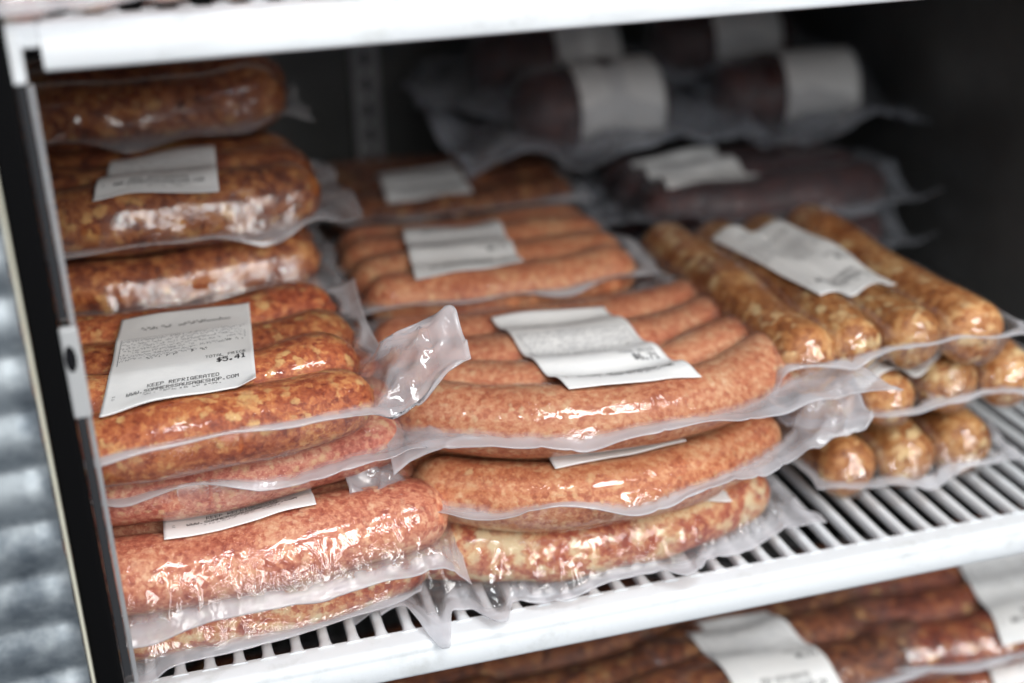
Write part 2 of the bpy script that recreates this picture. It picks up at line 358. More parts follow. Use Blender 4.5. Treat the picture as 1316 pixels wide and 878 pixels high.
def label_print(W, H, rng, price, full):
    dark, faint = [], []
    # product name, blurred heading in small bold type
    def scribble(dst, x0, x1, y, h, dens):
        x = x0
        while x < x1:
            w = rng.uniform(0.25, 0.7)*h*0.6
            if rng.rand() < dens:
                w = min(w, x1-x); k = rng.randint(3)
                if k == 0: dst.append((x, x+w, y, y+h*0.32))
                elif k == 1: dst.append((x, x+w, y+h*0.6, y+h*0.95))
                else:
                    dst.append((x, x+w*0.4, y, y+h)); dst.append((x+w*.4, x+w, y+h*.35, y+h*.6))
            x += w*1.08
    scribble(dark, 0.16*W, 0.40*W, 0.150*H, 0.034*H, 0.85); scribble(dark, 0.44*W, 0.86*W, 0.150*H, 0.034*H, 0.9)
    for k in range(7):
        scribble(faint, 0.05*W, (0.60 if k > 3 else 0.93)*W, (0.30+0.030*k)*H, 0.019*H, 0.8)
    faint += [(0.04*W, 0.95*W, 0.285*H, 0.288*H), (0.945*W, 0.95*W, 0.285*H, 0.43*H), (0.04*W, 0.047*W, 0.285*H, 0.54*H)]
    scribble(faint, 0.62*W, 0.80*W, 0.435*H, 0.022*H, 0.9); scribble(dark, 0.80*W, 0.94*W, 0.43*H, 0.022*H, 0.55)
    scribble(dark, 0.24*W, 0.46*W, 0.50*H, 0.022*H, 0.6); scribble(dark, 0.55*W, 0.67*W, 0.49*H, 0.026*H, 0.6)
    h = 0.030*H
    dark += text_quads('TOTAL PRICE', 0.66*W, 0.590*H, h, W*0.29/(11*6*h/7))
    h = 0.052*H
    dark += text_quads(price, 0.74*W, 0.632*H, h, W*0.21/(5*6*h/7), 0.30)
    h = 0.036*H
    dark += text_quads('KEEP REFRIGERATED', 0.28*W, 0.790*H, h, W*0.48/(17*6*h/7), 0.06)
    dark += text_quads('WWW.SOMMERSSAUSAGESHOP.COM', 0.15*W, 0.842*H, h, W*0.74/(26*6*h/7), 0.12)
    scribble(dark, 0.26*W, 0.78*W, 0.892*H, 0.018*H, 0.6)
    dark += [(0.055*W, 0.075*W, 0.84*H, 0.845*H), (0.055*W, 0.075*W, 0.865*H, 0.87*H)]
    return dark, faint

# ------------------------------------------------------------------ a vacuum pack
def default_rows(n, length, r, sp, w, bow=0.0, axis='u', sq=0.88, rng=None, jit=0.004, tail=0.0, dome=1.0):
    S = []
    for i in range(n):
        du = rng.uniform(-jit, jit, 2)
        S.append(dict(u0=-length/2+r*0.9+du[0], u1=length/2-r*0.9+du[1]-tail*i, v=(i-(n-1)/2)*sp + rng.uniform(-.001, .001), w=w+rng.uniform(-.0015, .0015),
                      r=r*rng.uniform(0.96, 1.04), bow=bow*(1-0.12*i), axis=axis, sq=sq, ph=rng.uniform(0, 6.28), dome=dome))
    return S

def bend(P, lines):
    """curl film corners: every (point, outward direction, bend radius, angle) rotates what lies beyond the fold line"""
    for q, n, Rc, ang in lines:
        n = np.array(n, float); n /= np.linalg.norm(n); q = np.array(q, float)
        d = (P[..., 0]-q[0])*n[0] + (P[..., 1]-q[1])*n[1]
        sg = 1 if ang > 0 else -1; am = abs(ang)
        th = np.clip(d/Rc, 0, am); ex = np.clip(d-Rc*am, 0, None)
        hor = Rc*np.sin(th)+ex*np.cos(am); ver = Rc*(1-np.cos(th))+ex*np.sin(am)
        m = d > 0
        P[..., 0] += np.where(m, (hor-d)*n[0], 0); P[..., 1] += np.where(m, (hor-d)*n[1], 0); P[..., 2] += np.where(m, sg*ver, 0)
    return P

def make_pack(loc, label, sausages, meat, margins, seed, rot=0.0, res=0.0015, seam=0.016, wave=0.004, corners=((0, 0),)*4, folds=(), press=330,
              lab=None, group=None, name='sausage_pack', film='film', cat='sausage pack', crease=1.0, floor=None, milk=1.0, droop=0.5, edge_wave=0.004, seg=28, sub=None, tongues=(), twists=()):
    rng = np.random.RandomState(seed)
    root = empty(name, loc, label, cat, group); root.rotation_euler = (0, 0, rot)
    for s in sausages:
        V, F = sausage_mesh(s, rng, nseg=seg, nlen=max(16, int(44*seg/28)))
        mesh_obj(sub or 'sausage', V, F, M[meat], root)
    # plan rectangle of the product
    pts = np.concatenate([centreline(s)[0] for s in sausages]); rm = max(s['r'] for s in sausages)
    x0, y0 = pts[:, 0].min()-rm, pts[:, 1].min()-rm; x1, y1 = pts[:, 0].max()+rm, pts[:, 1].max()+rm
    ml, mr, mf, mb = margins
    nu = int((x1-x0+ml+mr)/res); nv = int((y1-y0+mf+mb)/res)
    nz = Noise2(seed+11)
    s_, t_ = np.meshgrid(np.linspace(0, 1, nu), np.linspace(0, 1, nv), indexing='ij')
    X = x0-ml + s_*(x1-x0+ml+mr)
    # the welded edges follow the outline of the product
    th = np.linspace(0, 2*np.pi, 24)
    op = np.concatenate([(centreline(s)[0][:, None, :2] + s['r']*np.stack([np.cos(th), np.sin(th)], -1)[None]).reshape(-1, 2) for s in sausages])
    xc = np.linspace(x0, x1, 60); lo_, hi_ = np.zeros(60), np.zeros(60)
    for k, xx in enumerate(xc):
        sel = op[np.abs(op[:, 0]-xx) < 0.008, 1]; lo_[k] = sel.min(); hi_[k] = sel.max()
    ker = np.ones(9)/9
    lo_ = np.convolve(np.pad(lo_, 4, mode='edge'), ker, 'valid'); hi_ = np.convolve(np.pad(hi_, 4, mode='edge'), ker, 'valid')
    yf = np.interp(X, xc, lo_) - mf; yb = np.interp(X, xc, hi_) + mb
    Y = yf + t_*(yb-yf)
    # corner pulls and wavy outline
    (fl, frc, br, bl) = corners       # front-left, front-right, back-right, back-left
    for (dx, dy), wgt in ((fl, (1-s_)**3*(1-t_)**3), (frc, s_**3*(1-t_)**3), (br, s_**3*t_**3), (bl, (1-s_)**3*t_**3)):
        X = X + dx*wgt; Y = Y + dy*wgt
    # tongues of loose film: (side, distance from the front edge, half width, length)
    for side, yc, hw, ln in tongues:
        yy = t_*(y1-y0+mf+mb)
        if side == 'F':
            Y = Y - ln*(1-t_)**10*smooth(np.abs(X-x0-yc), hw+0.004, hw*0.2); continue
        wgt = smooth(np.abs(yy-yc), hw+0.003, hw-0.003)
        X = X + (ln*s_**9*wgt if side == 'R' else -ln*(1-s_)**9*wgt)
    ew = edge_wave
    Y = Y + ew*(nz(X*30+5, X*0+seed)-.5)*2*(1-t_)**6 + ew*(nz(X*30+50, X*0+seed)-.5)*2*t_**6
    X = X + ew*(nz(Y*30+90, Y*0+seed)-.5)*2*(1-s_)**6 + ew*(nz(Y*30+70, Y*0+seed)-.5)*2*s_**6
    top, bot, D = plan_fields(sausages, X, Y)
    out = smooth(D, 0.0, 0.03)
    S = seam + wave*((nz(X*24+7, Y*24+3)-.5)*2 + 0.6*(nz(X*60, Y*60)-.5))*smooth(D, -0.002, 0.02)
    S = S - droop*(0.25+1.5*nz(X*28+40, Y*28+17))*np.clip(D, 0, 0.009)
    eps = 0.00025
    T = np.maximum(top, S); B = np.minimum(bot, S)
    edge = np.minimum(np.minimum(s_*(x1-x0+ml+mr), (1-s_)*(x1-x0+ml+mr)), np.minimum(t_*(y1-y0+mf+mb), (1-t_)*(y1-y0+mf+mb)))
    weld = edge < 0.0052        # the two sheets are welded along the rim
    h2 = res*res; off = 0.0005
    for it in range(260):
        T = np.maximum(np.maximum(avg4(T)-press*h2/4, S+eps), np.where(top > -.5, top+off, -1))
        B = np.minimum(np.minimum(avg4(B)+press*h2/4, S-eps), np.where(bot < 5, bot-off, 9))
        T = np.where(weld & (top < -.5), S+eps, T); B = np.where(weld & (bot > 5), S-eps, B)
    # creases on free-spanning film
    gapT = smooth(T-np.where(top > -.5, top, S-0.004), 0.0007, 0.004)*(T > S+2*eps)
    gapB = smooth(np.where(bot < 5, bot, S+0.004)-B, 0.0007, 0.004)*(B < S-2*eps)
    ridge = lambda a, b, sd: (1-np.abs(2*nz(X*a+sd, Y*b+sd*.7)-1))**3
    cr = 0.0016*ridge(70, 150, 1)+0.0012*ridge(190, 80, 9)-0.0008
    T = T + crease*gapT*cr; B = B - crease*gapB*cr
    flat = (T-B) < 6*eps
    flw = 0.0012*(ridge(60, 60, 4)-.3)*smooth(D, 0.003, 0.015)*crease
    T = T+flw*flat; B = B+flw*flat
    if floor is not None:
        fz = floor + 0.0004
        lift = np.clip(fz-B, 0, None); B = B+lift; T = np.maximum(T, B+2*eps)
    # how cloudy the film is: clear on the meat, cloudy where the two sheets are welded
    sealed = smooth(D, 0.0005, 0.004)*smooth(T-B, 0.0045, 0.0009)
    mk = 0.008 + 0.25*sealed + 0.10*sealed*(1-smooth(edge, 0.006, 0.0085)) + 0.16*(1-smooth(edge, 0.0, 0.0016))  # last term paints the bright grazing line along the outermost rim
    mkT = (mk + 0.05*gapT)*milk; mkB = (mk + 0.05*gapB)*milk
    for tx, ty, tk, tc_ in twists:      # film ends twist towards the viewer: (start x, centre y, slope, crumple)
        f_ = smooth(X, tx, tx+0.018) if tx > 0 else smooth(-X, -tx, -tx+0.018)
        f_ = f_*smooth(Y, ty+0.042, ty+0.022)
        dz = f_*(tk*(Y-ty) + tc_*(ridge(90, 130, 21)-.4) + tc_*0.7*(nz(X*110, Y*110)-.5)*2)
        T = T+dz; B = B+dz
    PT = bend(np.stack([X, Y, T], -1), folds); PB = bend(np.stack([X, Y, B], -1), folds)
    V = np.concatenate([PT.reshape(-1, 3), PB.reshape(-1, 3)])
    n = nu*nv
    F = [grid_faces(nu, nv), grid_faces(nu, nv, n, True)]
    # close the rim
    idx = np.arange(n).reshape(nu, nv)
    loop = np.concatenate([idx[:, 0], idx[-1, 1:], idx[-2::-1, -1], idx[0, -2:0:-1]])
    nx = np.roll(loop, -1)
    F.append(np.stack([loop, loop+n, nx+n, nx], -1))
    fo = mesh_obj('film_bag', V, np.concatenate(F), M[film], root)
    at = fo.data.attributes.new('milk', 'FLOAT', 'POINT')
    at.data.foreach_set('value', np.concatenate([mkT.ravel(), mkB.ravel()]).astype(np.float32))
    if lab:
        put_label(root, X, Y, T, (x0-ml, lambda x: np.interp(x, xc, lo_)-mf, x1-x0+ml+mr, lambda x: np.interp(x, xc, hi_)+mb), lab, rng)
    return root

def bilinear(A, fu, fv):
    fu = np.clip(fu, 0, A.shape[0]-1.001); fv = np.clip(fv, 0, A.shape[1]-1.001)
    i = fu.astype(int); j = fv.astype(int); a = fu-i; b = fv-j
    return A[i, j]*(1-a)*(1-b)+A[i+1, j]*a*(1-b)+A[i, j+1]*(1-a)*b+A[i+1, j+1]*a*b

def put_label(root, X, Y, T, rect, lab, rng):
    """lab: corners tl,tr,br,bl in pack xy; price; print level"""
    tl, tr, br, bl = [np.array(c, float) for c in lab['c']]
    W = np.linalg.norm(tr-tl); H = np.linalg.norm(tl-bl)
    nu, nv = 44, 56
    a, b = np.meshgrid(np.linspace(0, 1, nu), np.linspace(0, 1, nv), indexing='ij')
    XY = (tl*(1-a[..., None])*(1-b[..., None]) + tr*a[..., None]*(1-b[..., None]) + br*a[..., None]*b[..., None] + bl*(1-a[..., None])*b[..., None])
    nz = Noise2(int(rng.randint(1e6)))
    XY[..., 1] += 0.0012*(nz(a*5, b*0+1)-.5)*2*(b > .98)
    fu = (XY[..., 0]-rect[0])/rect[2]*(X.shape[0]-1); ya = rect[1](XY[..., 0]); fv = (XY[..., 1]-ya)/(rect[3](XY[..., 0])-ya)*(X.shape[1]-1)
    O = bilinear(T, fu, fv) + 0.0008
    Z = O.copy(); k = 0.00001
    P = lab.get('press', 0.6)
    for it in range(int(lab.get('iters', 60))):
        Z = np.maximum(avg4(Z)-k*P, O)
    Z = Z + 0.0012*(nz(a*3+2, b*4+5)-.5)*2*smooth(np.minimum(np.minimum(a, 1-a), np.minimum(b, 1-b)), 0.25, 0.0)*0.8 + 0.0008
    Z = np.maximum(Z, O)
    if lab.get('ear'):      # lifted lower right corner
        d = (a-0.92)+(b-0.95); Z = Z + np.clip(d, 0, 1)*0.030
    Pm = np.concatenate([XY, Z[..., None]], -1)
    Pb = Pm.copy(); Pb[..., 2] -= 0.00022
    n = nu*nv; idx = np.arange(n).reshape(nu, nv)
    loop = np.concatenate([idx[:, 0], idx[-1, 1:], idx[-2::-1, -1], idx[0, -2:0:-1]]); nx = np.roll(loop, -1)
    F = np.concatenate([grid_faces(nu, nv, 0, True), grid_faces(nu, nv, n), np.stack([loop, nx, nx+n, loop+n], -1)])
    lo = mesh_obj('paper_label', np.concatenate([Pm.reshape(-1, 3), Pb.reshape(-1, 3)]), F, M['paper'], root)
    dark, faint = label_print(W, H, rng, lab.get('price', '$6.71'), True)
    for nm, quads, mt in (('lettering', dark, M['ink']), ('small_print', faint, M['faint_ink'])):
        Q = np.array(quads)
        ca = np.stack([Q[:, 0], Q[:, 1], Q[:, 1], Q[:, 0]], 1)/W; cb = np.stack([Q[:, 2], Q[:, 2], Q[:, 3], Q[:, 3]], 1)/H
        V = np.stack([bilinear(Pm[..., c], ca*(nu-1), cb*(nv-1)) for c in range(3)], -1).reshape(-1, 3)
        V[:, 2] += 0.00016
        Fq = np.arange(len(V)).reshape(-1, 4)[:, ::-1]
        po = mesh_obj(nm, V, Fq, mt, lo, smooth=False); po['kind'] = 'stuff'
    return lo

# ------------------------------------------------------------------ the cabinet
def structure(name, b, mat):
    o = box(name, b, M[mat]); o['kind'] = 'structure'; return o
structure('back_wall', (-0.16, 0.68, 0.640, 0.660, -0.45, 0.72), 'dark_wall')
structure('side_wall_left', (-0.16, -0.125, 0.0, 0.638, -0.45, 0.72), 'dark_wall')
structure('side_wall_right', (0.656, 0.68, 0.0, 0.638, -0.45, 0.72), 'dark_wall')
structure('ceiling', (-0.123, 0.654, 0.0, 0.638, 0.70, 0.72), 'dark_wall')
structure('floor', (-0.123, 0.654, 0.0, 0.638, -0.45, -0.43), 'dark_wall')

# ---- shelves: white plastic coated grille with a deep front rail
def bar_geo(depth):
    # cross-section: rounded top bar, flaring where it runs into the rail
    V, Fc = [], []
    ys = [0.0005, 0.0025, 0.0055, 0.010, 0.02, depth]
    ws = [0.0052, 0.0038, 0.0030, 0.0027, 0.0026, 0.0026]
    prof = [(-1, -0.0052), (-1, -0.0014), (-0.75, -0.0004), (-0.3, 0.0), (0.3, 0.0), (0.75, -0.0004), (1, -0.0014), (1, -0.0052)]
    for y, w in zip(ys, ws):
        for px, pz in prof: V.append((px*w, y, pz))
    k = len(prof)
    for i in range(len(ys)-1):
        for j in range(k):
            a, b = i*k+j, i*k+(j+1) % k
            Fc.append((a, b, b+k, a+k))
    Fc.append(tuple(range(k-1, -1, -1))); Fc.append(tuple(range((len(ys)-1)*k, len(ys)*k)))
    return V, Fc
def rail_geo(x0, x1, notch=None):
    prof = [(0.0022, -0.0009), (-0.0085, -0.0009), (-0.0105, -0.0014), (-0.0122, -0.0030), (-0.0128, -0.0055), (-0.0128, -0.0068), (-0.0138, -0.0078), (-0.0140, -0.0180),
            (-0.0134, -0.0196), (-0.0118, -0.0203), (-0.0100, -0.0200), (-0.0095, -0.0185), (-0.0093, -0.0085), (0.0022, -0.0085)]
    k = len(prof); V = []; Fc = []
    xs = [x0, x1]
    for x in xs:
        for y, z in prof: V.append((x, y, z))
    for j in range(k):
        a, b = j, (j+1) % k
        Fc.append((a, b, b+k, a+k))
    Fc.append(tuple(range(k-1, -1, -1))); Fc.append(tuple(range(k, 2*k)))
    return V, Fc
def make_shelf(z, label, x0, x1, n0, n1, depth=0.56, lip_x=None):
    root = empty('wire_shelf', (0, 0, z), label, 'shelf', 'white grille shelves of the cabinet')
    V, F = rail_geo(x0 if lip_x is None else lip_x, x1)
    ra = mesh_obj('front_rail', V, F, M['white_coat'], root, smooth=True)
    ra.data.set_sharp_from_angle(angle=math.radians(50))
    if lip_x is not None:       # the rail end steps up round the jamb: a shallower tongue and a hanging tab
        v, f = box_geo(x0, lip_x-0.0002, -0.0150, 0.002, -0.0105, -0.0008)
        o = mesh_obj('rail_end', v, f, M['white_coat'], root, smooth=False); bevel(o, 0.002, 3)
        v, f = box_geo(x0-0.0002, x0+0.0075, -0.0200, -0.0151, -0.0235, -0.0030)
        o = mesh_obj('end_tab', v, f, M['white_coat'], root, smooth=False); bevel(o, 0.0015, 3)
    v, f = box_geo(x0, x1, depth+0.0005, depth+0.010, -0.010, -0.0006)
    mesh_obj('rear_rail', v, f, M['white_coat'], root, smooth=False)
    V, F = bar_geo(depth)
    first = None
    for n in range(n0, n1):
        if first is None:
            first = mesh_obj('bar', V, F, M['white_coat'], root); first.data.set_sharp_from_angle(angle=math.radians(60)); o = first
        else:
            o = first.copy(); COL.objects.link(o)
        o.location = (n*0.015, 0, 0)
    return root
make_shelf(0.0, 'white grille shelf across the middle carrying the sharp sausage stacks', -0.10, 0.652, -6, 43)
make_shelf(0.333, 'white grille shelf at the top edge with pale sausages on it', -0.0135, 0.652, 0, 43, lip_x=0.0012)
make_shelf(-0.333, 'white grille shelf below, almost hidden under blurred sausage packs', -0.10, 0.652, -6, 43)

# ---- door opening at the left
df = empty('door_frame', (-0.02, -0.02, 0.0), 'black door gasket and grey steel jamb at the left edge', 'door frame')
def fbox(name, b, mat, parent, bev=0.0, base=(-0.02, -0.02, 0.0)):
    v, f = box_geo(*b); v = np.array(v)-np.array(base)
    o = mesh_obj(name, v, f, M[mat], parent, smooth=False)
    if bev: bevel(o, bev, 2)
    return o
fbox('gasket', (-0.0228, -0.0108, -0.026, -0.0165, -0.40, 0.70), 'black', df, 0.002)
fbox('steel_jamb', (-0.0062, -0.0040, -0.0184, -0.0165, -0.40, 0.309), 'jamb', df, 0.0004)
fbox('jamb_return', (-0.0106, -0.0066, -0.0180, -0.0165, -0.40, 0.309), 'polish', df)
fbox('trim_edge', (-0.0246, -0.0230, -0.027, -0.022, -0.40, 0.70), 'cream', df, 0.0006)
cl = fbox('clip', (-0.0110, -0.0032, -0.0250, -0.0203, 0.163, 0.206), 'clip', df, 0.0012)
bpy.context.view_layer.update()
hv = []; hf = []
for k in range(20):
    a = 2*math.pi*k/20; hv.append((-0.0078+0.0024*math.cos(a)+0.02, -0.0253+0.02, 0.192+0.0062*math.sin(a))); hv.append((-0.0078+0.0024*math.cos(a)+0.02, -0.0240+0.02, 0.192+0.0062*math.sin(a)))
hf = [tuple(range(0, 40, 2))] + [(2*k, 2*k+1, (2*k+3) % 40, (2*k+2) % 40) for k in range(20)]
mesh_obj('screw_hole', hv, hf, M['hole'], cl, smooth=False)

# ribbed stainless panel outside the opening
pv = []; ny = 260; zs = np.linspace(-0.4, 0.7, ny); xs = np.linspace(-0.28, -0.0250, 24)
nzp = Noise2(5)
Xp, Zp = np.meshgrid(xs, zs, indexing='ij')
Yp = -0.026 + 0.0030*np.sin(2*np.pi*Zp/0.027 + 0.6*np.sin(Xp*50)) + 0.002*(nzp(Xp*60, Zp*60)-.5)
pan = mesh_obj('ribbed_panel', np.stack([Xp, Yp, Zp], -1).reshape(-1, 3), grid_faces(24, ny), M['panel'], origin=(-0.15, -0.028, 0))
so = pan.modifiers.new('thick', 'SOLIDIFY'); so.thickness = 0.004; so.offset = 1
tag(pan, 'rippled shiny stainless panel left of the black gasket', 'metal panel')

# rear post
def rod(x, y, z0, z1, r=0.005):
    v = []; f = []
    for k in range(12):
        a = 2*math.pi*k/12; v += [(x+r*math.cos(a), y+r*math.sin(a), z0), (x+r*math.cos(a), y+r*math.sin(a), z1)]
    for k in range(12): f.append((2*k, (2*k+2) % 24, (2*k+3) % 24, 2*k+1))
    f += [tuple(range(1, 24, 2)), tuple(reversed(range(0, 24, 2)))]
    return mesh_obj('shelf_post', v, f, M['rod'], origin=(x, y, z0))
wp_ = empty('wall_bracket', (0.235, 0.632, 0.0), 'slotted grey bracket strip on the dark rear wall', 'bracket')  # added strip, stands in for dim grey reflections at the back
v_, f_ = box_geo(-0.012, 0.012, -0.004, 0.0075, -0.33, 0.69); mesh_obj('strip', v_, f_, M['jamb'], wp_, smooth=False)
v_, f_ = box_geo(-0.003, 0.003, -0.0046, -0.0035, -0.008, 0.008); sl0 = None
for k_ in range(14):
    if sl0 is None: sl0 = mesh_obj('slot', v_, f_, M['hole'], wp_, smooth=False); so_ = sl0
    else: so_ = sl0.copy(); COL.objects.link(so_)
    so_.location = (0, 0, 0.01+0.024*k_)
tag(rod(0.615, 0.60, 0.0, 0.322), 'thin bright steel post in the dark behind the wrapped salamis', 'post')

# ------------------------------------------------------------------ left front stack
R_ = lambda s: np.random.RandomState(s)
GL = 'sausage packs in the left front stack'
rows = default_rows(4, 0.212, 0.0222, 0.0405, 0.0185, 0.014, rng=R_(1), sq=0.82)
make_pack((0.022, 0.0875, 0.1035), 'orange coarse sausage pack with a $5.41 label, top of the left front stack', rows, 'paprika',
          (0.012, 0.010, 0.0065, 0.010), 21, seam=0.0290, wave=0.0045, corners=((0, 0), (0.004, -0.002), (0.006, 0.0), (0, 0)), tongues=(('R', 0.018, 0.017, 0.036),), twists=((0.104, -0.063, 0.75, 0.004),),
          folds=(((0.106, 0), (1, 0), 0.03, 0.55),), res=0.0013,
          lab=dict(c=((-0.014, 0.054), (0.057, 0.057), (0.050, -0.056), (-0.026, -0.066)), price='$5.41', ear=True, iters=240, press=0.2), group=GL)
rows = default_rows(4, 0.232, 0.0215, 0.0400, 0.0185, 0.014, rng=R_(2), sq=0.82)
make_pack((0.034, 0.1040, 0.0690), 'pinkish sausage pack with a broad film flap, second in the left front stack', rows, 'pink',
          (0.01, 0.010, 0.0065, 0.010), 22, seam=0.0290, wave=0.005, corners=((0, 0), (0.006, -0.010), (0, 0), (0, 0)), tongues=(('R', 0.016, 0.016, 0.034),), twists=((0.112, -0.063, 0.25, 0.003),), res=0.0013, group=GL)
rows = default_rows(4, 0.246, 0.0230, 0.0405, 0.0185, 0.014, rng=R_(3), sq=0.80)
make_pack((0.036, 0.0775, 0.0345), 'rosy sausage pack with a label edge peeking out, third in the left front stack', rows, 'rose',
          (0.01, 0.015, 0.014, 0.010), 23, seam=0.013, wave=0.003, corners=((0, 0), (-0.002, 0.002), (0, 0), (0, 0)), press=130, crease=1.5,
          folds=(((0, -0.087), (0, -1), 0.008, -0.9), ((0.128, 0), (1, -0.15), 0.006, -0.9)), res=0.0013,
          lab=dict(c=((-0.019, 0.03), (0.058, 0.03), (0.058, -0.0610), (-0.019, -0.0655)), price='$5.63'), group=GL)
rows = default_rows(4, 0.238, 0.0215, 0.0400, 0.0180, 0.014, rng=R_(4), sq=0.82)
make_pack((0.034, 0.0825, 0.0005), 'fatty mottled sausage pack on the grille, bottom of the left front stack', rows, 'fatty',
          (0.01, 0.004, 0.010, 0.010), 24, seam=0.015, wave=0.006, corners=((0, -0.006), (-0.02, 0.004), (0, 0), (0, 0)), floor=0.0, res=0.0013, crease=1.4, droop=0.3, tongues=(('F', 0.085, 0.014, 0.012),), group=GL)

# ------------------------------------------------------------------ centre front stack
GC = 'sausage packs in the centre front stack'
rows = default_rows(4, 0.236, 0.0222, 0.0400, 0.0185, 0.032, rng=R_(5), sq=0.83)
make_pack((0.270, 0.0935, 0.0715), 'salmon coloured sausage pack with a wrinkled label, top of the centre front stack', rows, 'salmon',
          (0.010, 0.012, 0.0060, 0.010), 25, seam=0.0290, wave=0.0045, corners=((-0.006, -0.020), (0.016, -0.040), (0, 0), (0, 0)), res=0.0013,
          folds=(((-0.112, -0.063), (-0.6, -0.8), 0.010, -0.5),),
          lab=dict(c=((-0.046, 0.056), (0.026, 0.052), (0.042, -0.066), (-0.034, -0.062)), price='$6.71', iters=25), group=GC)
rows = default_rows(4, 0.222, 0.0220, 0.0400, 0.0185, 0.030, rng=R_(6), sq=0.83)
make_pack((0.259, 0.0775, 0.0365), 'salmon pink sausage pack with curled film at the left, middle of the centre front stack', rows, 'orange',
          (0.014, 0.014, 0.0060, 0.010), 26, seam=0.0285, wave=0.005, corners=((-0.004, -0.012), (0.004, -0.026), (0, 0), (0, 0)), crease=1.4, res=0.0013,
          folds=(((0.116, -0.058), (0.9, -0.2), 0.03, 0.35),), tongues=(('R', 0.016, 0.017, 0.022), ('L', 0.016, 0.014, 0.016)), twists=((0.108, -0.062, 0.7, 0.0035), (-0.104, -0.058, 0.8, 0.005)),
          lab=dict(c=((-0.038, 0.04), (0.038, 0.04), (0.043, -0.0540), (-0.036, -0.0605)), price='$6.20'), group=GC)
rows = default_rows(4, 0.212, 0.0212, 0.0390, 0.0182, 0.022, rng=R_(7), sq=0.84)
make_pack((0.253, 0.0835, 0.0008), 'fatty sausage pack in crumpled film on the grille, bottom of the centre front stack', rows, 'fatty',
          (0.014, 0.016, 0.006, 0.012), 27, milk=1.1, seam=0.013, wave=0.007, corners=((-0.008, -0.016), (0.006, -0.012), (0, 0), (0, 0)), crease=2.2, floor=0.0, press=140,
          folds=(((-0.116, -0.073), (-0.8, -0.6), 0.008, -0.9),), tongues=(('L', 0.018, 0.010, 0.022), ('F', 0.006, 0.009, 0.028), ('F', 0.040, 0.008, 0.020), ('F', 0.150, 0.012, 0.010)), res=0.0013,
          lab=dict(c=((0.0, 0.03), (0.07, 0.03), (0.076, -0.064), (0.004, -0.072)), price='$6.35'), group=GC)

# ------------------------------------------------------------------ right stack of straight sticks
GR = 'golden stick sausage packs in the right stack'
def stick_pack(loc, label, n, sp, length, seed, margins, lab=None, group=None, meat='golden', r=0.0194, rot=0.0, res=0.0015, **kw):
    rng = R_(seed)
    rows = default_rows(n, length, r, sp, r*0.97, 0.0, axis='v', sq=0.98, rng=rng, dome=0.6)
    return make_pack(loc, label, rows, meat, margins, seed+100, rot=rot, res=res, lab=lab, group=group, **kw)
stick_pack((0.440, 0.151, 0.0815), 'golden stick sausages with a crumpled white label, top of the right stack', 4, 0.0375, 0.232, 31, (0.024, 0.010, 0.005, 0.010),
           lab=dict(c=((-0.036, 0.072), (0.020, 0.076), (0.038, -0.046), (-0.026, -0.064)), iters=12), group=GR, seam=0.025, wave=0.005, crease=1.5, rot=0.02, press=200, folds=(((-0.080, 0), (-1, -0.05), 0.006, -1.15),))
stick_pack((0.470, 0.152, 0.0420), 'golden stick sausages over a white label edge, middle of the right stack', 4, 0.0430, 0.222, 32, (0.008, 0.008, 0.007, 0.010),
           lab=dict(c=((-0.045, 0.03), (0.03, 0.03), (0.036, -0.088), (-0.044, -0.100)), iters=10), group=GR, seam=0.024, wave=0.005, crease=1.5, press=220)
stick_pack((0.463, 0.150, 0.0006), 'three golden stick sausages on the grille, bottom of the right stack', 3, 0.0400, 0.222, 33, (0.010, 0.014, 0.008, 0.010),
           group=GR, seam=0.022, wave=0.006, crease=1.5, floor=0.0, press=220)

# ------------------------------------------------------------------ rear stacks on the middle shelf
GB = 'sausage packs in the left rear stack'
def far_pack(loc, label, meat, seed, n=4, length=0.21, r=0.0205, sp=0.035, bow=0.012, lab=None, group=None, margins=(0.010, 0.012, 0.006, 0.008), seg=20, **kw):
    rows = default_rows(n, length, r, sp, r*0.88, bow, rng=R_(seed), sq=0.86)
    kw.setdefault('seam', 0.024); kw.setdefault('film', 'film_far')
    return make_pack(loc, label, rows, meat, margins, seed+200, res=0.0025, lab=lab, group=group, seg=seg, **kw)
def copy_tree(o, parent=None):
    c = o.copy(); COL.objects.link(c); c.parent = parent
    for ch in list(o.children): copy_tree(ch, c)
    return c
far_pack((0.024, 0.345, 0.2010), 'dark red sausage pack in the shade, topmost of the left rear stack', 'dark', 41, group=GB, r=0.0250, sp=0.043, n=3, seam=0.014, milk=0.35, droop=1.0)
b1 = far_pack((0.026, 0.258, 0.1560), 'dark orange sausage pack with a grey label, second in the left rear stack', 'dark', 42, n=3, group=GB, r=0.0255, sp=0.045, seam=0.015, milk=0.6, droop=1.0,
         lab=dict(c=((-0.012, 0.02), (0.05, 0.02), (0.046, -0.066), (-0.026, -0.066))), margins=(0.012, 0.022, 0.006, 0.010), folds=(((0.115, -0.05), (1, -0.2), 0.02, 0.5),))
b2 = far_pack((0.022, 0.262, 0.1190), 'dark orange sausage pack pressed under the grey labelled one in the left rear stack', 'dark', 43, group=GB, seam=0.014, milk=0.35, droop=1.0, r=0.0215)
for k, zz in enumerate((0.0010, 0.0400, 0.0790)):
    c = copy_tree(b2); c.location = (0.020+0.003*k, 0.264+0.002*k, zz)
    c['label'] = ['dark sausage pack on the grille under the left rear stack', 'dark sausage pack second from the grille in the left rear stack', 'dark sausage pack third from the grille in the left rear stack'][k]

